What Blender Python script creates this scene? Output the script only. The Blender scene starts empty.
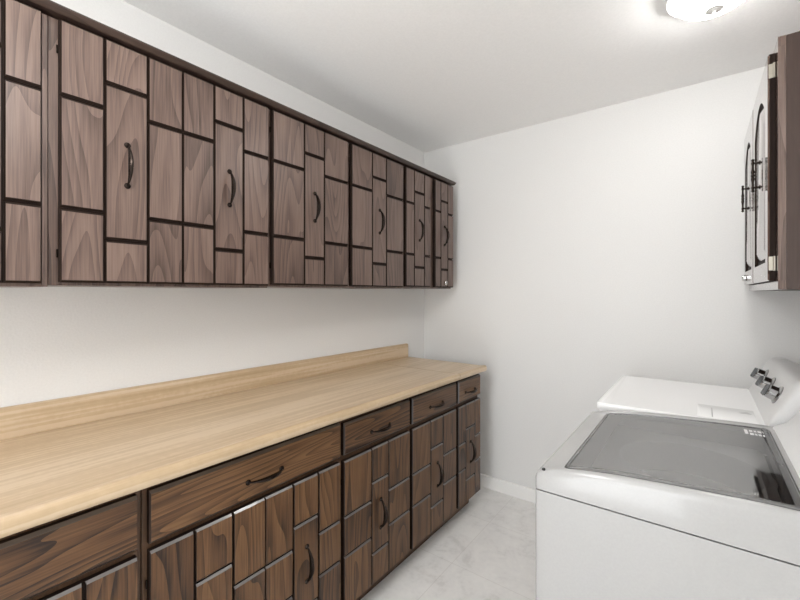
import bpy, math, random
random.seed(7)
SC = bpy.context.scene
COL = SC.collection

# ------------------------------------------------------------------ measures
XC, CAMZ = 1.7577, 1.385          # camera
YB, H = 2.6464, 2.497             # far wall, ceiling
XR, YN = 2.275, -1.45             # right wall, near wall
XU, XL = 0.33, 0.61               # door faces of the upper / lower left cabinets

# ------------------------------------------------------------------ materials
def new_mat(name):
    m = bpy.data.materials.new(name); m.use_nodes = True
    nt = m.node_tree; b = nt.nodes['Principled BSDF']
    return m, nt, b

def ramp(nt, stops):
    r = nt.nodes.new('ShaderNodeValToRGB'); e = r.color_ramp.elements
    while len(e) > 1: e.remove(e[-1])
    e[0].position, e[0].color = stops[0][0], (*stops[0][1], 1)
    for p, c in stops[1:]:
        k = e.new(p); k.color = (*c, 1)
    return r

def plain(name, col, rough=.5, metal=0, coat=0, bump=0, bscale=200, spec=.5, ior=1.45):
    m, nt, b = new_mat(name)
    b.inputs['Base Color'].default_value = (*col, 1)
    b.inputs['Roughness'].default_value = rough
    b.inputs['Metallic'].default_value = metal
    b.inputs['Coat Weight'].default_value = coat
    b.inputs['Coat Roughness'].default_value = .08
    b.inputs['Specular IOR Level'].default_value = spec
    b.inputs['IOR'].default_value = ior
    n = nt.nodes.new('ShaderNodeTexNoise'); n.inputs['Scale'].default_value = bscale
    n.inputs['Detail'].default_value = 3
    tc = nt.nodes.new('ShaderNodeTexCoord'); nt.links.new(tc.outputs['Object'], n.inputs['Vector'])
    mx = nt.nodes.new('ShaderNodeMix'); mx.data_type = 'RGBA'; mx.blend_type = 'MULTIPLY'
    mx.inputs[6].default_value = (*col, 1)
    r = ramp(nt, [(.3, (.96, .96, .96)), (.7, (1, 1, 1))])
    nt.links.new(n.outputs['Fac'], r.inputs['Fac']); nt.links.new(r.outputs['Color'], mx.inputs[7])
    mx.inputs[0].default_value = 1
    nt.links.new(mx.outputs[2], b.inputs['Base Color'])
    if bump:
        bp = nt.nodes.new('ShaderNodeBump'); bp.inputs['Strength'].default_value = bump
        bp.inputs['Distance'].default_value = .002
        nt.links.new(n.outputs['Fac'], bp.inputs['Height']); nt.links.new(bp.outputs['Normal'], b.inputs['Normal'])
    return m

def wood(name, along, dark, mid, light, rough=.40, coat=.22, amp=1.0, crough=.34, across=6.5):
    """dark stained oak; along = axis index the grain runs on. Planks differ through the 'tone' attribute."""
    m, nt, b = new_mat(name); L = nt.links.new; N = nt.nodes.new
    tc = N('ShaderNodeTexCoord'); at = N('ShaderNodeAttribute'); at.attribute_name = 'tone'
    sc = N('ShaderNodeVectorMath'); sc.operation = 'SCALE'; sc.inputs['Scale'].default_value = 9
    L(at.outputs['Vector'], sc.inputs[0])
    ad = N('ShaderNodeVectorMath'); ad.operation = 'ADD'
    L(tc.outputs['Object'], ad.inputs[0]); L(sc.outputs['Vector'], ad.inputs[1])
    def mapped(across, along_s):
        mp = N('ShaderNodeVectorMath'); mp.operation = 'MULTIPLY'
        s = [across] * 3; s[along] = along_s
        mp.inputs[1].default_value = s; L(ad.outputs['Vector'], mp.inputs[0]); return mp
    m1 = mapped(across, .85)
    n1 = N('ShaderNodeTexNoise'); n1.inputs['Scale'].default_value = 1.0; n1.inputs['Detail'].default_value = 1.2
    n1.inputs['Roughness'].default_value = .4
    L(m1.outputs['Vector'], n1.inputs['Vector'])
    mu = N('ShaderNodeMath'); mu.operation = 'MULTIPLY'; mu.inputs[1].default_value = 15
    L(n1.outputs['Fac'], mu.inputs[0])
    fr = N('ShaderNodeMath'); fr.operation = 'FRACT'; L(mu.outputs[0], fr.inputs[0])
    pw = N('ShaderNodeMath'); pw.operation = 'POWER'; pw.inputs[1].default_value = 1.7; L(fr.outputs[0], pw.inputs[0])
    si = N('ShaderNodeMath'); si.operation = 'MULTIPLY_ADD'; si.inputs[1].default_value = -2; si.inputs[2].default_value = .75; L(pw.outputs[0], si.inputs[0])
    m2 = mapped(230.0, 7.0)
    n2 = N('ShaderNodeTexNoise'); n2.inputs['Scale'].default_value = 1.0; n2.inputs['Detail'].default_value = 3
    L(m2.outputs['Vector'], n2.inputs['Vector'])
    m3 = mapped(9.0, 1.6)
    n3 = N('ShaderNodeTexNoise'); n3.inputs['Scale'].default_value = 1.0; n3.inputs['Detail'].default_value = 2
    L(m3.outputs['Vector'], n3.inputs['Vector'])
    # value = .5 + .13*sin + (n2-.5)*.9 + (n3-.5)*.5 + tone
    a1 = N('ShaderNodeMath'); a1.operation = 'MULTIPLY_ADD'; a1.inputs[1].default_value = .125 * amp; a1.inputs[2].default_value = -.04
    L(si.outputs[0], a1.inputs[0])
    a2 = N('ShaderNodeMath'); a2.operation = 'MULTIPLY_ADD'; a2.inputs[1].default_value = .60
    L(n2.outputs['Fac'], a2.inputs[0]); L(a1.outputs[0], a2.inputs[2])
    a3 = N('ShaderNodeMath'); a3.operation = 'MULTIPLY_ADD'; a3.inputs[1].default_value = .30
    L(n3.outputs['Fac'], a3.inputs[0]); L(a2.outputs[0], a3.inputs[2])
    sx = N('ShaderNodeSeparateXYZ'); L(at.outputs['Vector'], sx.inputs[0])
    a4 = N('ShaderNodeMath'); a4.operation = 'MULTIPLY_ADD'; a4.inputs[1].default_value = .16
    L(sx.outputs['X'], a4.inputs[0]); L(a3.outputs[0], a4.inputs[2])
    r = ramp(nt, [(.22, dark), (.48, mid), (.78, light)])
    L(a4.outputs[0], r.inputs['Fac']); L(r.outputs['Color'], b.inputs['Base Color'])
    b.inputs['Roughness'].default_value = rough
    b.inputs['Coat Weight'].default_value = coat; b.inputs['Coat Roughness'].default_value = crough
    bp = N('ShaderNodeBump'); bp.inputs['Strength'].default_value = .12; bp.inputs['Distance'].default_value = .001
    L(n2.outputs['Fac'], bp.inputs['Height']); L(bp.outputs['Normal'], b.inputs['Normal'])
    return m

UP = dict(dark=(.046, .026, .019), mid=(.118, .074, .058), light=(.190, .128, .103))
LO = dict(dark=(.020, .0080, .0030), mid=(.100, .0460, .0175), light=(.178, .092, .038), coat=.06, rough=.46)  # same oak darkened to carry the weaker light low down
M = {}
M['oak_up'] = wood('dark_oak_vertical', 2, **UP)
M['oak_lo'] = wood('brown_oak_vertical', 2, **LO, amp=1.25)
M['oak_frame'] = wood('brown_oak_frame', 2, dark=(.030, .013, .0055), mid=(.075, .036, .016), light=(.11, .056, .026), amp=.3, rough=.46, coat=.05)
M['oak_draw'] = wood('brown_oak_horizontal', 1, **LO, amp=1.5, across=11)
M['oak_trim'] = wood('dark_oak_trim', 1, dark=(.02, .011, .008), mid=(.045, .026, .019), light=(.07, .042, .032))
M['oak_panel'] = wood('dark_oak_side_panel', 2, dark=(.038, .020, .014), mid=(.052, .029, .021), light=(.066, .038, .028), amp=.35, rough=.5, coat=.03)
M['oak_gloss'] = wood('lacquered_oak', 2, **UP, rough=.14, coat=.8, crough=.07)
M['groove'] = plain('dark_groove_stain_shade', (.016, .008, .005), .7, spec=.25)
M['oak_edge'] = plain('dark_oak_edge', (.026, .014, .009), .36, 0, .3, ior=2.2)
M['bronze'] = plain('dark_bronze', (.030, .022, .018), .26, .85)
M['chrome'] = plain('chrome', (.75, .75, .74), .12, 1)
M['brass'] = plain('pale_brass', (.50, .47, .40), .4, .8)
M['white_paint'] = plain('white_enamel', (.93, .93, .93), .22, 0, .3)
M['shaded_white'] = plain('shaded_white_enamel', (.415, .413, .41), .25, 0, .5)  # white enamel darkened so the washer reads as dimly lit
M['white_plastic'] = plain('white_plastic', (.70, .70, .70), .35)
M['tub_grey'] = plain('pale_grey_plastic', (.86, .86, .85), .4)
M['steel'] = plain('drum_steel', (.24, .24, .24), .4, .5)
M['lid_metal'] = plain('grey_lid_rim', (.22, .22, .22), .22, .5)
M['black'] = plain('black_plastic', (.02, .02, .02), .4)
M['lint_grey'] = plain('grey_recess', (.30, .30, .30), .5)
M['trim_white'] = plain('white_trim_paint', (.88, .875, .86), .35)
M['wall'] = plain('painted_wall', (.79, .788, .778), .75, bump=.25, bscale=150)
M['ceiling'] = plain('ceiling_paint', (.94, .938, .932), .85, bump=.35, bscale=110)
M['print'] = plain('white_print', (.75, .75, .75), .5)
M['knob_chrome'] = plain('smoky_chrome', (.38, .38, .38), .16, 1)
M['dark_metal'] = plain('dark_knob_metal', (.10, .10, .10), .22, .9)

def floor_mat():
    m, nt, b = new_mat('stone_look_vinyl'); L = nt.links.new; N = nt.nodes.new
    tc = N('ShaderNodeTexCoord')
    n1 = N('ShaderNodeTexNoise'); n1.inputs['Scale'].default_value = 7; n1.inputs['Detail'].default_value = 6
    n1.inputs['Roughness'].default_value = .62; n1.inputs['Distortion'].default_value = .6
    L(tc.outputs['Object'], n1.inputs['Vector'])
    n2 = N('ShaderNodeTexNoise'); n2.inputs['Scale'].default_value = 42; n2.inputs['Detail'].default_value = 4
    L(tc.outputs['Object'], n2.inputs['Vector'])
    ad = N('ShaderNodeMath'); ad.operation = 'MULTIPLY_ADD'; ad.inputs[1].default_value = .35
    L(n2.outputs['Fac'], ad.inputs[0]); L(n1.outputs['Fac'], ad.inputs[2])
    r = ramp(nt, [(.50, (.70, .69, .67)), (.64, (.80, .79, .775)), (.82, (.85, .84, .82))])
    L(ad.outputs[0], r.inputs['Fac'])
    mp = N('ShaderNodeMapping'); mp.inputs['Location'].default_value = (FX, FY, 0); L(tc.outputs['Object'], mp.inputs['Vector'])
    br = N('ShaderNodeTexBrick'); br.offset = 0; br.inputs['Scale'].default_value = 1
    br.inputs['Brick Width'].default_value = .457; br.inputs['Row Height'].default_value = .457
    br.inputs['Mortar Size'].default_value = .0022; br.inputs['Mortar Smooth'].default_value = .4
    br.inputs['Color1'].default_value = (1, 1, 1, 1); br.inputs['Color2'].default_value = (.965, .965, .965, 1)
    br.inputs['Mortar'].default_value = (.86, .85, .84, 1)
    L(mp.outputs['Vector'], br.inputs['Vector'])
    mx = N('ShaderNodeMix'); mx.data_type = 'RGBA'; mx.blend_type = 'MULTIPLY'; mx.inputs[0].default_value = 1
    L(r.outputs['Color'], mx.inputs[6]); L(br.outputs['Color'], mx.inputs[7])
    L(mx.outputs[2], b.inputs['Base Color']); b.inputs['Roughness'].default_value = .42
    return m
FX, FY = .18, .03
M['floor'] = floor_mat()

def laminate():
    m, nt, b = new_mat('butcher_block_laminate'); L = nt.links.new; N = nt.nodes.new
    tc = N('ShaderNodeTexCoord')
    mp = N('ShaderNodeMapping'); mp.inputs['Scale'].default_value = (70, 1.6, 70); L(tc.outputs['Object'], mp.inputs['Vector'])
    n1 = N('ShaderNodeTexNoise'); n1.inputs['Scale'].default_value = 1; n1.inputs['Detail'].default_value = 4
    L(mp.outputs['Vector'], n1.inputs['Vector'])
    mp2 = N('ShaderNodeMapping'); mp2.inputs['Scale'].default_value = (22, .9, 22); L(tc.outputs['Object'], mp2.inputs['Vector'])
    n2 = N('ShaderNodeTexNoise'); n2.inputs['Scale'].default_value = 1; n2.inputs['Detail'].default_value = 1
    L(mp2.outputs['Vector'], n2.inputs['Vector'])
    mp3 = N('ShaderNodeMapping'); mp3.inputs['Scale'].default_value = (60, 55, 60); L(tc.outputs['Object'], mp3.inputs['Vector'])
    n3 = N('ShaderNodeTexNoise'); n3.inputs['Scale'].default_value = 1; n3.inputs['Detail'].default_value = 2
    L(mp3.outputs['Vector'], n3.inputs['Vector'])
    a = N('ShaderNodeMath'); a.operation = 'MULTIPLY_ADD'; a.inputs[1].default_value = .6
    L(n2.outputs['Fac'], a.inputs[0]); L(n1.outputs['Fac'], a.inputs[2])
    c = N('ShaderNodeMath'); c.operation = 'MULTIPLY_ADD'; c.inputs[1].default_value = .22
    L(n3.outputs['Fac'], c.inputs[0]); L(a.outputs[0], c.inputs[2])
    r = ramp(nt, [(.60, (.45, .325, .192)), (.90, (.548, .410, .262)), (1.20, (.62, .485, .335))])
    L(c.outputs[0], r.inputs['Fac']); L(r.outputs['Color'], b.inputs['Base Color'])
    b.inputs['Roughness'].default_value = .30
    return m
M['laminate'] = laminate()

def lid_glass():
    m, nt, b = new_mat('smoked_glass'); L = nt.links.new; N = nt.nodes.new
    out = nt.nodes['Material Output']; nt.nodes.remove(b)
    tr = N('ShaderNodeBsdfTransparent'); tr.inputs['Color'].default_value = (.82, .82, .82, 1)
    gl = N('ShaderNodeBsdfGlossy'); gl.inputs['Roughness'].default_value = .035; gl.inputs['Color'].default_value = (.95, .95, .95, 1)
    fr = N('ShaderNodeFresnel'); fr.inputs['IOR'].default_value = 5.0
    mx = N('ShaderNodeMixShader'); L(fr.outputs[0], mx.inputs[0]); L(tr.outputs[0], mx.inputs[1]); L(gl.outputs[0], mx.inputs[2])
    L(mx.outputs[0], out.inputs['Surface'])
    return m
M['lid_glass'] = lid_glass()

def lamp_mat(name, strength):
    m, nt, b = new_mat(name)
    b.inputs['Base Color'].default_value = (.9, .9, .88, 1)
    b.inputs['Emission Color'].default_value = (1, .99, .97, 1)
    b.inputs['Emission Strength'].default_value = strength
    return m
M['lamp'] = lamp_mat('lit_opal_dome', 35.0)
M['globe'] = lamp_mat('added_fill_opal', 33.0)

# ------------------------------------------------------------------ mesh builder (world coordinates)
class MB:
    def __init__(s): s.v, s.f, s.t, s.dark, s.wall = [], [], [], [], []
    def _add(s, vs, fs, tone=None):
        o = len(s.v); s.v += vs
        t = tone or (random.random(), random.random(), random.random())
        for f in fs: s.f.append([o + i for i in f]); s.t.append(t)
        return s
    def box(s, x0, x1, y0, y1, z0, z1, zf=None):
        vs = [(x, y, z) for z in (z0, z1) for y in (y0, y1) for x in (x0, x1)]
        if zf: vs = [(x, y, zf(y) if z == z1 else z) for x, y, z in vs]
        return s._add(vs, [(0, 2, 3, 1), (4, 5, 7, 6), (0, 1, 5, 4), (2, 6, 7, 3), (0, 4, 6, 2), (1, 3, 7, 5)])
    def plank(s, xb, xf, y0, y1, z0, z1, c=.007, d=.007, cy=None):
        """raised board with chamfered face edges; faces +x if xf>xb else -x"""
        sg = 1 if xf > xb else -1
        a = [(y0, z0), (y1, z0), (y1, z1), (y0, z1)]
        cy = cy or c
        i = [(y0 + cy, z0 + c), (y1 - cy, z0 + c), (y1 - cy, z1 - c), (y0 + cy, z1 - c)]
        vs = [(xb, *p) for p in a] + [(xf - sg * d, *p) for p in a] + [(xf, *p) for p in i]
        fs = [(0, 3, 2, 1), (8, 9, 10, 11)]; q = len(s.f)
        for k in range(4):
            n = (k + 1) % 4
            fs += [(k, n, 4 + n, 4 + k), (4 + k, 4 + n, 8 + n, 8 + k)]
        if sg < 0: fs = [f[::-1] for f in fs]
        s.dark += list(range(q + 2, q + 10)); s.wall += [q + 2, q + 4, q + 6, q + 8]
        return s._add(vs, fs)
    def loft(s, loops, cap0=True, cap1=True, closed=False):
        n = len(loops[0]); vs = [p for l in loops for p in l]; fs = []
        m = len(loops)
        for k in range(m if closed else m - 1):
            a, b = k * n, ((k + 1) % m) * n
            for i in range(n):
                j = (i + 1) % n; fs.append((a + i, a + j, b + j, b + i))
        if cap0 and not closed: fs.append(tuple(range(n))[::-1])
        if cap1 and not closed: fs.append(tuple((m - 1) * n + i for i in range(n)))
        return s._add(vs, fs)
    def tube(s, path, radii, n=10):
        from mathutils import Vector as V
        P = [V(p) for p in path]; loops = []
        if not hasattr(radii, '__len__'): radii = [radii] * len(P)
        up = None
        for k, p in enumerate(P):
            t = (P[min(k + 1, len(P) - 1)] - P[max(k - 1, 0)]).normalized()
            if up is None:
                w_ = P[-1] - P[0]; up = V((0, 1, 0)) if abs(w_.z) > abs(w_.y) else V((0, 0, 1))
            a = t.cross(up).normalized(); b = t.cross(a).normalized()
            r = radii[k]; ra, rb = r if hasattr(r, '__len__') else (r, r)
            loops.append([tuple(p + a * ra * math.cos(q) + b * rb * math.sin(q)) for q in [2 * math.pi * i / n for i in range(n)]])
        return s.loft(loops)
    def lathe(s, c, axis, prof, n=24):
        """prof = [(radius, distance along axis)...]"""
        from mathutils import Vector as V
        ax = V(axis).normalized(); up = V((0, 0, 1)) if abs(ax.z) < .9 else V((0, 1, 0))
        a = ax.cross(up).normalized(); b = ax.cross(a).normalized(); c = V(c)
        loops = [[tuple(c + ax * h + a * r * math.cos(2 * math.pi * i / n) + b * r * math.sin(2 * math.pi * i / n)) for i in range(n)] for r, h in prof]
        return s.loft(loops)
    def build(s, name, mat, parent=None, smooth=35, bevel=0, origin=None, edge=None, up=False):
        me = bpy.data.meshes.new(name)
        o = parent_loc(parent) if parent else (origin or (0, 0, 0))
        me.from_pydata([(x - o[0], y - o[1], z - o[2]) for x, y, z in s.v], [], s.f)
        at = me.attributes.new('tone', 'FLOAT_VECTOR', 'FACE')
        for i, t in enumerate(s.t): at.data[i].vector = t
        me.materials.append(mat)
        if s.dark and edge:
            me.materials.append(edge)
            for i in s.dark: me.polygons[i].material_index = 1
            if s.wall:
                me.materials.append(M['groove'])
                for i in s.wall: me.polygons[i].material_index = 2
        import bmesh
        bm = bmesh.new(); bm.from_mesh(me); bmesh.ops.recalc_face_normals(bm, faces=bm.faces); 
        if up:
            for f in bm.faces:
                if f.normal.z < 0: f.normal_flip()
        bm.to_mesh(me); bm.free()
        if smooth:
            me.polygons.foreach_set('use_smooth', [True] * len(me.polygons))
            me.set_sharp_from_angle(angle=math.radians(smooth))
        ob = bpy.data.objects.new(name, me); COL.objects.link(ob)
        if parent: ob.parent = parent
        else: ob.location = o
        if bevel:
            b = ob.modifiers.new('edge', 'BEVEL'); b.width = bevel; b.segments = 2; b.limit_method = 'ANGLE'
            b.angle_limit = math.radians(40)
        return ob

def parent_loc(p):
    x = y = z = 0
    while p: x += p.location.x; y += p.location.y; z += p.location.z; p = p.parent
    return (x, y, z)
def tag(o, label, cat, group=None):
    o['label'] = label; o['category'] = cat
    if group: o['group'] = group
    return o
def thing(name, loc, label, cat, group=None):
    o = bpy.data.objects.new(name, None); o.empty_display_size = .05; COL.objects.link(o); o.location = loc
    return tag(o, label, cat, group)
def struct(name, mb, mat, **k):
    o = mb.build(name, mat, smooth=0, **k); o['kind'] = 'structure'; return o

# ------------------------------------------------------------------ the room
T = .1
struct('floor', MB().box(-T, XR + T, YN - T, YB + T, -T, 0), M['floor'])
struct('ceiling', MB().box(-T, XR + T, YN - T, YB + T, H, H + T), M['ceiling'])
struct('wall_left', MB().box(-T, 0, YN - T, YB + T, 0, H), M['wall'])
struct('wall_right', MB().box(XR, XR + T, YN - T, YB + T, 0, H), M['wall'])
struct('wall_far', MB().box(0, XR, YB, YB + T, 0, H), M['wall'])
OX0, OX1, OZ = .70, 1.62, 2.30         # made-up cased opening behind the camera, added to let fill daylight in
w = MB(); w.box(0, OX0, YN - T, YN, 0, H); w.box(OX1, XR, YN - T, YN, 0, H); w.box(OX0, OX1, YN - T, YN, OZ, H)
struct('wall_near', w, M['wall'])
w = MB(); w.box(OX0 - .06, OX0, YN, YN + .015, 0, OZ + .06); w.box(OX1, OX1 + .06, YN, YN + .015, 0, OZ + .06); w.box(OX0, OX1, YN, YN + .015, OZ, OZ + .06)
struct('trim_1', w, M['trim_white'])
def bb(name, x0, x1, y0, y1): struct(name, MB().box(x0, x1, y0, y1, .0, .090), M['trim_white'], bevel=.006)
bb('baseboard_far', .0, XR, YB - .017, YB)
bb('baseboard_left', 0, .013, 2.41, YB - .018)
bb('baseboard_right', XR - .013, XR, YN, YB - .013)

# ------------------------------------------------------------------ handles
def handle(parent, c, axis, out, label=None):
    """bow pull 145 mm long: c on the door face, axis 'y' or 'z', out = +1/-1 along x"""
    mb = MB(); L = .063
    def P(t, o): return (c[0] + out * o, c[1] + (t if axis == 'y' else 0), c[2] + (t if axis == 'z' else 0))
    for sg in (-1, 1):
        mb.lathe(P(sg * L, 0), (out, 0, 0), [(.0088, 0), (.0092, .002), (.0078, .0045), (.0045, .0055), (.0040, .0065), (.001, .0068)], 16)
    path, rad = [], []
    n = 18
    for k in range(n + 1):
        u = -1 + 2 * k / n
        o = .0045 + .0245 * (1 - abs(u) ** 2.2)
        path.append(P(u * L, o)); r = .0036 + .0074 * (1 - u * u) ** 1.3
        rad.append((r, r * .62))
    mb.tube(path, rad, 10)
    ob = mb.build('handle', M['bronze'], parent)
    if label: ob['label'] = label
    return ob

ROWU = ((1.939, 1.624), (2.017, 1.546))
def door_left(parent, name, xf, ycols, z0, z1, rows, mat, hz, skip=0, hcol=1, pairs=None):
    """door of chamfered boards on a dark backing slab"""
    y0, y1 = ycols[0], ycols[-1]
    d = MB().box(xf - .021, xf - .010, y0, y1, z0, z1).build('door', M['groove'], parent, smooth=0)
    pl = MB(); g = .0022; gy = g if xf == XU else .0036
    for k in range(len(ycols) - 1):
        cuts = [z1] + list(rows[k]) + [z0]
        for a, b in zip(cuts, cuts[1:]):
            pl.plank(xf - .0102, xf, ycols[k] + (gy if k else .001), ycols[k + 1] - (gy if k < len(ycols) - 2 else .001), b + (g if b != z0 else 0), a - (g if a != z1 else 0), .0062, .0060, .0026 if xf == XU else .0012)
    pl.build('board_facing', mat, d, smooth=0, edge=M['oak_edge' if xf == XL else 'groove'])
    if hz: handle(d, (xf, (ycols[hcol] + ycols[hcol + 1]) / 2, hz), 'z', 1)
    return d
def hinge(parent, x, y, z, n='hinge'):
    return MB().lathe((x, y, z - .02), (0, 0, 1), [(.0008, .008), (.0022, .009), (.0022, .031), (.0008, .032)], 10).build(n, M['bronze'], parent)

# ------------------------------------------------------------------ left wall cabinets
def zbu(y): return 1.4025 + .0060 * y
O, Cn = ROWU
upper = [
  ('wall cabinet with dark brown plank doors nearest the camera, cut off by the left edge', -.36, .297, .314,
     [([-.276 - .06, -.22, -.12, -.012], 1), ([.007, .092, .205, .281], 1)], (-.336, .281)),
  ('long wall cabinet whose two plank doors meet without a gap, second from the near end', .298, 1.0015, 0,
     [([.319, .4235, .541, .6488], 1), ([.6505, .761, .878, .993], 1)], None),
  ('wall cabinet with two wide three-column plank doors, just before the narrow far end cabinet', 1.0025, 1.939, 0,
     [([1.013, 1.178, 1.297, 1.4585], 1), ([1.484, 1.643, 1.764, 1.926], 1)], None),
  ('narrow-doored wall cabinet at the far end of the run with a chrome lock', 1.940, 2.532, 0,
     [([1.954, 2.040, 2.153, 2.228], 1), ([2.285, 2.357, 2.450, 2.529], 1)], None)]
for lab, y0, y1, st, doors, _ in upper:
    t = thing('wall_cabinet', (0, (y0 + y1) / 2, 1.405), lab, 'cabinet', 'left wall cabinets')
    zb = zbu((y0 + y1) / 2)
    b = MB().box(.003, .306, y0 + .0006, y1 - .0006, zb, 2.157)
    b.build('cabinet_body', M['oak_up'], t, smooth=0, bevel=.0012)
    if st:  # stile moulding between this cabinet and its neighbour
        MB().box(.306, .314, .284, .295, zb, 2.15).build('stile_strip', M['oak_up'], t, smooth=0)
    for k, (yc, hc) in enumerate(doors):
        d = door_left(t, 'door', XU, yc, zb + .009, 2.152, (O, Cn, O), M['oak_up'], 1.781)
        hy = yc[0] - .003 if k == 1 and y0 > 1 else yc[0] - .003
        if not (k == 1 and .298 <= y0 < .3):
            for z in (zb + .09, 2.07): hinge(d, .313, hy, z)
    if y0 == 1.940:
        lk = MB().lathe((XU - .002, 2.411, 1.4545), (1, 0, 0), [(.0145, 0), (.0155, .004), (.0150, .012), (.0125, .0145), (.0095, .0140), (.0085, .010), (.004, .0098)], 20).build('lock', M['chrome'], d)
        lk['label'] = 'round chrome cabinet lock'
        # cornice along the tops
c = MB()
prof = [(.003, 2.1585), (.333, 2.1605), (.338, 2.1635), (.344, 2.168), (.349, 2.173), (.349, 2.177), (.003, 2.177)]
c.loft([[(x, y, z + .0015) for x, z in prof] for y in (-.362, 2.536)])
tag(c.build('cornice', M['oak_trim'], None, smooth=0, origin=(.17, 1.1, 2.158)), 'long dark wooden cornice strip on top of the left wall cabinets', 'trim')

# ------------------------------------------------------------------ left base cabinets
def zt(y): return .9285 - .0068 * y            # worktop height: the run is a little out of level
lower = [
  ('base cabinet nearest the camera, drawer and doors cut off by the lower left corner', -.29, .426,
     (-.27, .412), [[-.27, -.157, -.042, .069], [.071, .186, .300, .412]]),
  ('widest fully seen base cabinet, one long drawer over a pair of plank doors', .427, 1.139,
     (.440, 1.128), [[.440, .5555, .672, .7848], [.7862, .899, 1.015, 1.128]]),
  ('base cabinet with a single three-column door, next beyond the long drawer', 1.140, 1.6135,
     (1.151, 1.602), [[1.151, 1.318, 1.436, 1.602]]),
  ('base cabinet with one drawer and door, second from the far end', 1.6145, 2.084,
     (1.627, 2.069), [[1.627, 1.793, 1.923, 2.069]]),
  ('narrow base cabinet with a small square drawer at the far end of the counter', 2.085, 2.3885,
     (2.100, 2.3865), [[2.100, 2.188, 2.309, 2.3865]])]
ROWL = ((.480, .319), (.555, .242), (.480, .319))
for lab, y0, y1, dr, doors in lower:
    t = thing('base_cabinet', (.3, (y0 + y1) / 2, 0), lab, 'cabinet', 'left base cabinets')
    MB().box(.003, .588, y0 + .0006, y1 - .0006, .087, .85, zf=lambda y: zt(y) - .0365).build('cabinet_body', M['oak_frame'], t, smooth=0, bevel=.0012)
    MB().box(.003, .527, y0 + .0006, y1 - .0006, .0, .0869).build('toe_kick', M['oak_frame'], t, smooth=0)
    d = MB().plank(.5882, XL, dr[0], dr[1], .727 if y0 < 1 else .728, .867 if y0 < 1 else .859, .008, .008, .0022).build('drawer', M['oak_draw'], t, smooth=0, edge=M['oak_edge'])
    handle(d, (XL, (dr[0] + dr[1]) / 2 + (.0 if y0 > -.2 else .0), .785 if y0 < 1.1 else .781), 'y', 1)
    for k, yc in enumerate(doors):
        dd = door_left(t, 'door', XL, yc, .105, .709 if y0 < 1 else .705, ROWL, M['oak_lo'], .400)
        hy = yc[0] - .003
        if not (len(doors) == 2 and k == 1):
            for z in (.18, .62): hinge(dd, .594, hy, z)

# worktop: rolled front edge with a raised no-drip lip
def worktop(y0, y1, name, label):
    prof = [(.004, -.036), (.632, -.036), (.640, -.032), (.6435, -.022), (.6440, -.012), (.6420, -.003), (.6360, .0030), (.627, .0042), (.617, .0028), (.607, .0006), (.590, .0), (.004, .0)]
    mb = MB(); mb.loft([[(x, y, zt(y) + z) for x, z in prof] for y in (y0, y1)])
    return tag(mb.build(name, M['laminate'], None, smooth=50, origin=(.32, (y0 + y1) / 2, .9)), label, 'countertop', 'counter pieces')
worktop(-.31, 2.0535, 'worktop', 'long pale butcher-block laminate counter on the dark base cabinets')
worktop(2.0590, 2.4085, 'worktop', 'short end piece of pale laminate counter beyond the joint line')
prof = [(.003, .0004), (.0215, .0004), (.0215, .085), (.0205, .090), (.0165, .0955), (.010, .0985), (.003, .0990)]
bs = MB(); bs.loft([[(x, y, zt(y) + z) for x, z in prof] for y in (-.31, 2.402)])
tag(bs.build('backsplash', M['laminate'], None, smooth=50, origin=(.01, 1, .93)), 'low pale laminate backsplash strip standing along the back of the counter', 'backsplash')

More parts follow.
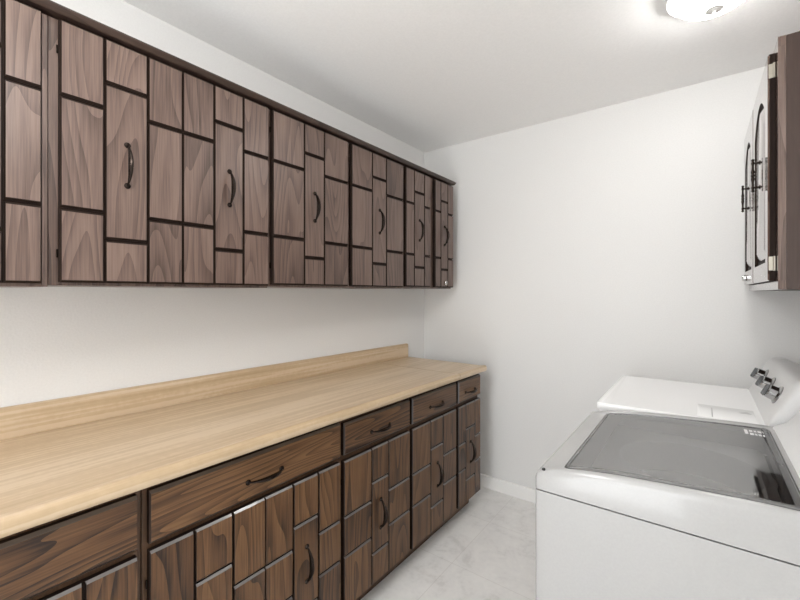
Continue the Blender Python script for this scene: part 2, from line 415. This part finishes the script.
# ------------------------------------------------------------------ right wall cabinet
XF = 1.945
t = thing('wall_cabinet', ((XF + XR) / 2, 2.16, 1.394), 'dark brown wall cabinet hung on the right above the dryer, seen from its end', 'cabinet')
MB().box(XF + .019, XR - .002, 1.690, YB - .004, 1.396, 2.176).build('cabinet_body', M['oak_panel'], t, smooth=0, bevel=.0015)
ff = MB()
ff.box(XF, XF + .0188, 1.690, YB - .004, 1.396, 1.424); ff.box(XF, XF + .0188, 1.690, YB - .004, 2.146, 2.176)
for a, b in ((1.690, 1.722), (2.176, 2.208), (2.612, YB - .004)): ff.box(XF, XF + .0188, a, b, 1.4242, 2.1458)
ff.build('face_frame', M['oak_gloss'], t, smooth=0)
def arch_door(parent, y0, y1, z0, z1):
    xb, xf = XF - .0005, XF - .0195
    d = None
    # outline loops: outer rectangle and an arched inner panel, sampled with the same count
    ym, m = (y0 + y1) / 2, .062
    hw = (y1 - y0) / 2 - m
    def inner(s):                       # s = inset from the panel opening
        pts = []; a = hw - s; zb = z0 + .062 + s; zs = z1 - .165 - s * .6; rise = .085
        N = 16
        for k in range(N + 1):
            u = -1 + 2 * k / N
            pts.append((ym + a * u, zb))
        for k in range(N + 1):
            u = 1 - 2 * k / N
            pts.append((ym + a * u, zs + rise * math.cos(u * math.pi / 2) ** .8 if abs(u) < 1 else zs))
        return pts
    def outer():
        N = 16; pts = [(y0 + (y1 - y0) * k / N, z0) for k in range(N + 1)]
        return pts + [(y1 - (y1 - y0) * k / N, z1) for k in range(N + 1)]
    X = lambda x, pts: [(x, y, z) for y, z in pts]
    o = outer(); o2 = [(y + (.004 if y < ym else -.004) * (abs(y - ym) / ((y1 - y0) / 2)), z + (.004 if z < 1.7 else -.004)) for y, z in o]
    mb = MB().loft([X(xb, o), X(xf + .004, o), X(xf, o2), X(xf, inner(0)), X(xf + .004, inner(.004)), X(xf + .010, inner(.010)), X(xf + .010, inner(.020)), X(xf + .0015, inner(.048))])
    n = len(o); mb.dark = list(range(0, n)) + list(range(3 * n, 6 * n))  # door edges painted dark for the shadow gap; bevels take groove stain
    d = mb.build('door', M['oak_gloss'], parent, smooth=25, edge=M['groove'])
    hz, hx = 1.817, xf - .0185
    h = MB()
    for sz in (-.045, .045):
        h.lathe((xf + .0014, ym, hz + sz), (-1, 0, 0), [(.008, 0), (.008, .002), (.004, .004), (.0035, .020)], 14)
    h.lathe((hx, ym, hz - .062), (0, 0, 1), [(.001, 0), (.0055, .004), (.0035, .010), (.0052, .017), (.0035, .024), (.0040, .040), (.0060, .050), (.0042, .056), (.0065, .062), (.0042, .068), (.0060, .074), (.0040, .084), (.0035, .100), (.0052, .107), (.0035, .114), (.0055, .120), (.001, .124)], 14)
    h.build('handle', M['bronze'], d)['label'] = 'beaded dark bar handle'
    for z in (z0 + .055, z1 - .055):
        h = MB(); h.box(xf + .002, XF - .0002, y0 - .0025, y0 - .0002, z - .022, z + .022)
        h.lathe((XF - .004, y0 - .0045, z - .024), (0, 0, 1), [(.001, 0), (.0038, .001), (.0038, .047), (.001, .048)], 10)
        h.build('hinge', M['brass'], d)['label'] = 'pale brass hinge'
    return d
arch_door(t, 1.731, 2.188, 1.424, 2.147)
d2 = arch_door(t, 2.202, 2.628, 1.424, 2.147)
lk = MB().lathe((XF - .0190, 2.50, 1.456), (-1, 0, 0), [(.0145, 0), (.0155, .004), (.0150, .014), (.0120, .017), (.0085, .0165), (.004, .0155)], 20).build('lock', M['chrome'], d2)
lk['label'] = 'round chrome cabinet lock'

# ------------------------------------------------------------------ washer
def rrect(x0, x1, y0, y1, r, z, n=6):
    pts = []
    for cx, cy, a in ((x1 - r, y1 - r, 0), (x0 + r, y1 - r, 90), (x0 + r, y0 + r, 180), (x1 - r, y0 + r, 270)):
        for k in range(n + 1):
            q = math.radians(a + 90 * k / n); pts.append((cx + r * math.cos(q), cy + r * math.sin(q)))
        if a == 0: pts += [(x1 - r + (x0 - x1 + 2 * r) * k / 30, y1) for k in range(1, 30)]
        if a == 180: pts += [(x0 + r + (x1 - x0 - 2 * r) * k / 30, y0) for k in range(1, 30)]
    return [(x, y, z(x) if callable(z) else z) for x, y in pts]
WX0, WX1, WY0, WY1 = 1.391, 2.19, 1.099, 1.786
TOPX = [(1.30, .886), (1.387, .899), (1.409, .9035), (1.447, .9135), (1.468, .9175), (1.508, .9235), (1.548, .9285), (1.60, .934), (1.68, .9395), (1.79, .9455), (1.86, .9485), (1.93, .9498), (2.3, .950)]
def top(x):
    for (a, za), (b_, zb_) in zip(TOPX, TOPX[1:]):
        if x <= b_: return za + (zb_ - za) * (x - a) / (b_ - a)
    return .95
t = thing('washing_machine', ((WX0 + WX1) / 2, (WY0 + WY1) / 2, 0), 'white top-load washing machine with smoked glass lid, nearest on the right', 'washing machine')
b = MB()
b.loft([rrect(WX0, WX1, WY0, WY1, .009, .012), rrect(WX0, WX1, WY0, WY1, .009, .8465), rrect(WX0 + .012, WX1 - .012, WY0 + .012, WY1 - .012, .02, .8465), rrect(WX0 + .012, WX1 - .012, WY0 + .012, WY1 - .012, .02, .03)], cap0=True, cap1=True)
b.build('cabinet_body', M['shaded_white'], t, smooth=40)
for fx in (WX0 + .06, WX1 - .06):
    for fy in (WY0 + .06, WY1 - .06):
        MB().lathe((fx, fy, 0), (0, 0, 1), [(.022, 0), (.022, .008), (.012, .0118)], 14).build('foot', M['black'], t)
LX0, LX1, LY0, LY1 = 1.464, 1.926, 1.120, 1.722      # lid outline
dn = lambda k: (lambda x: top(x) - k)
tp = MB()
tp.loft([rrect(WX0, WX1, WY0, WY1, .009, .850), rrect(WX0, WX1, WY0, WY1, .009, dn(.022)), rrect(WX0 + .002, WX1, WY0 + .002, WY1 - .002, .009, dn(.013)),
         rrect(WX0 + .005, WX1 - .002, WY0 + .006, WY1 - .004, .009, dn(.005)), rrect(WX0 + .010, WX1 - .004, WY0 + .012, WY1 - .008, .009, dn(.001)),
         rrect(WX0 + .015, WX1 - .008, WY0 + .016, WY1 - .012, .009, dn(0)),
         rrect(LX0 - .003, LX1 + .003, LY0 - .002, LY1 + .003, .014, dn(0)), rrect(LX0 - .002, LX1 + .002, LY0 - .001, LY1 + .002, .014, dn(.011)),
         rrect(LX0 + .014, LX1 - .012, LY0 + .012, LY1 - .012, .014, dn(.012)), rrect(LX0 + .016, LX1 - .014, LY0 + .014, LY1 - .014, .014, dn(.045))], cap0=False, cap1=False)
tp.build('top_panel', M['shaded_white'], t, smooth=40)
MB().lathe((1.4125, 1.1085, top(1.4125) - .003), (0, 0, 1), [(.0045, 0), (.0045, .004), (.003, .0058), (.0005, .0062)], 14).build('bumper', M['black'], t)
# tub under the lid
cx, cy = 1.725, 1.43
def circ(r, z, n=56): return [(cx + r * math.cos(2 * math.pi * k / n), cy + r * math.sin(2 * math.pi * k / n), z) for k in range(n)]
def rectloop(n=56):
    x0, x1, y0, y1 = LX0 + .0175, LX1 - .0155, LY0 + .0155, LY1 - .0155; pts = []
    for k in range(n):
        q = 2 * math.pi * k / n; c_, s_ = math.cos(q), math.sin(q)
        s = min(((x1 - cx) if c_ > 0 else (cx - x0)) / max(abs(c_), 1e-6), ((y1 - cy) if s_ > 0 else (cy - y0)) / max(abs(s_), 1e-6))
        pts.append((cx + c_ * s, cy + s_ * s, .884))
    return pts
MB().loft([rectloop(), circ(.190, .886), circ(.174, .890), circ(.167, .884), circ(.164, .80)], cap0=False, cap1=False).build('tub_ring', M['tub_grey'], t, smooth=50)
MB().loft([circ(.218, .845), circ(.218, .47), circ(.19, .44), circ(.05, .43), circ(.045, .62), circ(.02, .64)], cap0=False, cap1=True).build('wash_basket', M['steel'], t, smooth=50)
# lid: metal rim holding the smoked pane
lid = MB().loft([rrect(LX0, LX1, LY0, LY1, .012, dn(.010)), rrect(LX0, LX1, LY0, LY1, .012, dn(-.001)), rrect(LX0 + .003, LX1 - .003, LY0 + .003, LY1 - .003, .010, dn(-.0035)),
                 rrect(LX0 + .008, LX1 - .016, LY0 + .014, LY1 - .008, .008, dn(-.0030)), rrect(LX0 + .008, LX1 - .016, LY0 + .014, LY1 - .008, .008, dn(.010))], closed=True).build('lid', M['lid_metal'], t, smooth=40)
GX0, GX1, GY0, GY1 = LX0 + .0085, LX1 - .0165, LY0 + .0145, LY1 - .0085
def strip(mb, x0, x1, y0, y1, dz, n=28):
    xs = [x0 + (x1 - x0) * k / n for k in range(n + 1)]
    vs = [(x, y, top(x) + dz) for x in xs for y in (y0, y1)]
    return mb._add(vs, [(2 * k, 2 * k + 2, 2 * k + 3, 2 * k + 1) for k in range(n)])
strip(MB(), GX0, GX1, GY0, GY1, .0015).build('lid_glass', M['lid_glass'], lid, smooth=60, up=True)['label'] = 'smoked glass pane'
gb = MB()
strip(gb, GX0, GX0 + .050, GY0, GY1, -.0015, 8)
strip(gb, GX0 + .05, GX1, GY0, GY0 + .016, -.0015, 20); strip(gb, GX0 + .05, GX1, GY1 - .055, GY1, -.0015, 20)
gb.build('glass_border', M['black'], lid, smooth=60, up=True)['label'] = 'dark border under the glass'
pr_ = MB()
def mark(x, y, a, b_): pr_.box(x, x + a, y, y + b_, top(x) + .0017, top(x) + .0021)
mark(1.864, 1.630, .008, .050)
for r_, yy in enumerate((1.660, 1.625)):
    xx = 1.876
    for k in range(4):
        a = (.008, .006, .009, .005, .007)[(k + 2 * r_) % 5]; mark(xx, yy, a, .020); xx += a + .003
pr_.build('printed_marks', M['print'], lid, smooth=0)
# console
def console(parent, y0, y1, prof, rnd, mat):
    cxm = sum(p[0] for p in prof) / len(prof); z0 = prof[0][1]
    loops = []
    for f, s in ((0, .86), (.12, .94), (.35, .985), (.8, 1.0)):
        loops.append([(p[0] + (1 - s) * .12 * ((p[1] - z0) / .15 + .15), y0 + rnd * f, z0 + (p[1] - z0) * (1 - (1 - s) * .8)) for p in prof])
    back = [[(p[0], y1 - (p[1] - y0) if False else y0 + y1 - p[1], p[2]) for p in l] for l in loops][::-1]
    return MB().loft(loops + back).build('console', mat, parent, smooth=40)
wz = top(1.935)
wp = [(1.938, wz - .004), (1.944, wz + .004), (1.972, wz + .022), (2.012, wz + .085), (2.030, wz + .118), (2.045, wz + .128), (2.075, wz + .130), (2.16, wz + .10), (2.175, wz + .02), (2.175, wz - .004)]
wc = console(t, WY0 + .012, WY1 - .012, wp, .05, M['white_plastic'])
MB().lathe((1.995, 1.27, wz + .058), (-.84, 0, .54), [(.034, -.004), (.036, .004), (.034, .022), (.030, .026), (.010, .027)], 28).build('dial', M['chrome'], wc)

# ------------------------------------------------------------------ dryer
DX0, DX1, DY0, DY1, DZ = 1.410, 2.15, 1.803, 2.489, .935
t = thing('clothes_dryer', ((DX0 + DX1) / 2, (DY0 + DY1) / 2, 0), 'white clothes dryer with a flat top, between the washing machine and far wall', 'dryer')
MB().loft([rrect(DX0 + .004, DX1, DY0 + .003, DY1 - .003, .015, .012), rrect(DX0 + .004, DX1, DY0 + .003, DY1 - .003, .015, .9085)]).build('cabinet_body', M['white_paint'], t, smooth=40)
for fx in (DX0 + .06, DX1 - .06):
    for fy in (DY0 + .06, DY1 - .06):
        MB().lathe((fx, fy, 0), (0, 0, 1), [(.022, 0), (.022, .008), (.012, .0118)], 14).build('foot', M['black'], t)
MB().loft([rrect(DX0 + .003, DX1, DY0 + .002, DY1 - .002, .008, .909), rrect(DX0, DX1, DY0, DY1, .008, .913), rrect(DX0, DX1, DY0, DY1, .008, DZ - .005), rrect(DX0 + .0015, DX1 - .003, DY0 + .0015, DY1 - .0015, .008, DZ - .0015),
           rrect(DX0 + .005, DX1 - .006, DY0 + .005, DY1 - .005, .007, DZ), rrect(DX0 + .014, DX1 - .02, DY0 + .014, DY1 - .014, .006, DZ), rrect(DX0 + .020, DX1 - .03, DY0 + .020, DY1 - .020, .005, DZ - .0006)]).build('top_panel', M['white_paint'], t, smooth=40)
ld = MB().loft([rrect(1.742, 1.915, 1.830, 2.03, .006, DZ - .0006), rrect(1.742, 1.915, 1.830, 2.03, .006, DZ - .0004), rrect(1.7426, 1.9144, 1.8306, 2.0294, .006, DZ - .0002)]).build('lint_screen_lid', M['white_paint'], t, smooth=40)
MB().box(1.786, 1.790, 1.845, 1.99, DZ - .0003, DZ + .0002).build('slot', M['lint_grey'], ld, smooth=0)
MB().loft([[(1.868, 1.965, DZ - .0003), (1.905, 1.965, DZ - .0003), (1.892, 1.995, DZ - .0003)], [(1.868, 1.965, DZ + .0003), (1.905, 1.965, DZ + .0003), (1.892, 1.995, DZ + .0003)]]).build('finger_grip', M['lint_grey'], ld, smooth=0)
dp = [(1.931, DZ - .002), (1.934, DZ + .006), (1.996, DZ + .143), (2.004, DZ + .154), (2.018, DZ + .160), (2.05, DZ + .160), (2.115, DZ + .13), (2.135, DZ + .02), (2.135, DZ - .002)]
dc = console(t, DY0 + .006, DY1 - .006, dp, .04, M['white_plastic'])
nx, nz = -.911, .412
for ky in (2.315, 2.115, 1.930):
    zc = DZ + .090; xc_ = 1.934 + .4526 * (zc - DZ - .006)
    kb = MB().lathe((xc_ - nx * .001, ky, zc - nz * .001), (nx, 0, nz), [(.034, 0), (.034, .004), (.030, .007), (.0255, .009), (.0240, .030), (.021, .033), (.004, .0335)], 28).build('knob', M['knob_chrome'], dc, smooth=30)
    g = MB()
    # grip bar across the knob
    from mathutils import Vector
    cc = Vector((xc_, ky, zc)) + Vector((nx, 0, nz)) * .0332; tv = Vector((.412, 0, .911)); yv = Vector((0, 1, 0)); nv = Vector((nx, 0, nz))
    loops = []
    for h, s in ((0, 1), (.008, .92), (.0095, .8)):
        loops.append([tuple(cc + tv * .0225 * s * a + yv * .0062 * s * b_ + nv * h) for a, b_ in ((-1, -1), (1, -1), (1, 1), (-1, 1))])
    g.loft(loops).build('grip', M['dark_metal'], kb, smooth=0)
# front door (faces the counter)
dd = MB().loft([[(DX0 + .0035 - h, y, z) for y, z in pts] for h, pts in [(0, [(1.90, .26), (2.39, .26), (2.39, .72), (1.90, .72)]), (.012, [(1.90, .26), (2.39, .26), (2.39, .72), (1.90, .72)]), (.018, [(1.91, .27), (2.38, .27), (2.38, .71), (1.91, .71)])]]).build('door', M['white_paint'], t, smooth=30)
MB().box(DX0 - .022, DX0 - .0146, 1.915, 1.94, .42, .56).build('handle', M['white_plastic'], dd, smooth=0, bevel=.002)

# ------------------------------------------------------------------ ceiling light
def dome_light(lx, ly, label, lr=.128):
    t = thing('ceiling_light', (lx, ly, H), label, 'ceiling light')
    MB().lathe((lx, ly, H - .0005), (0, 0, -1), [(.110, 0), (.140, .001), (.146, .010), (.146, .028), (.142, .031), (.130, .031), (.128, .0225)], 48).build('base_ring', M['trim_white'], t)
    prof = [(lr * math.cos(a), .022 + .074 * math.sin(a)) for a in [math.radians(k * 6) for k in range(15)]] + [(.006, .096)]
    MB().lathe((lx, ly, H), (0, 0, -1), [(lr - .004, .0215)] + prof, 48).build('glass_dome', M['lamp'], t)
    MB().lathe((lx, ly, H - .0962), (0, 0, -1), [(.027, 0), (.027, .002), (.010, .004), (.005, .008), (.0065, .013), (.004, .018), (.001, .019)], 20).build('finial', M['trim_white'], t)
dome_light(1.793, 1.823, 'lit round frosted dome light flush on the ceiling above the washing machine')
gx, gy, gz, gr = 1.06, .10, 2.10, .12  # globe lamp added overhead, out of view, to brighten the room
t = thing('added_fill_pendant', (gx, gy, H), 'added unseen fill globe hanging from the ceiling on a short stem, nearer than the dome light', 'added fill light')
MB().lathe((gx, gy, H - .0005), (0, 0, -1), [(.055, 0), (.060, .004), (.050, .020), (.012, .026)], 28).build('canopy', M['trim_white'], t)
MB().lathe((gx, gy, H - .0265), (0, 0, -1), [(.006, 0), (.006, H - gz - gr - .05), (.035, H - gz - gr - .045), (.035, H - gz - gr - .0265)], 20).build('stem', M['chrome'], t)
MB().lathe((gx, gy, gz), (0, 0, 1), [(max(.003, gr * math.cos(q)), gr * math.sin(q)) for q in [math.radians(-90 + 7.5 * k) for k in range(24)]], 40).build('globe', M['globe'], t)

# ------------------------------------------------------------------ fill daylight for the added opening
wd = bpy.data.worlds.new('daylight'); SC.world = wd; wd.use_nodes = True
bg = wd.node_tree.nodes['Background']; bg.inputs['Color'].default_value = (.97, .985, 1.0, 1); bg.inputs['Strength'].default_value = 6.2
pl = bpy.data.lights.new('added_doorway_fill', 'AREA'); pl.shape = 'RECTANGLE'; pl.size = OX1 - OX0; pl.size_y = OZ
pl.cycles.is_portal = True
po = bpy.data.objects.new('added_doorway_fill', pl); COL.objects.link(po); po.location = ((OX0 + OX1) / 2, YN - .05, OZ / 2); po.rotation_euler = (math.radians(90), 0, 0)
po.rotation_euler = (math.radians(90), 0, math.radians(0))

# ------------------------------------------------------------------ camera
cd = bpy.data.cameras.new('camera'); cd.sensor_width = 36; cd.lens = 18.0; cd.shift_y = -7 / 800; cd.clip_start = .02
co = bpy.data.objects.new('camera', cd); COL.objects.link(co)
co.location = (XC, 0, CAMZ); co.rotation_euler = (math.radians(90), 0, math.radians(37.0528))
SC.camera = co
SC.cycles.max_bounces = 18; SC.cycles.diffuse_bounces = 14; SC.cycles.glossy_bounces = 8
SC.view_settings.view_transform = 'Standard'; SC.view_settings.look = 'None'; SC.view_settings.gamma = 1
SC.view_settings.exposure = 0.12
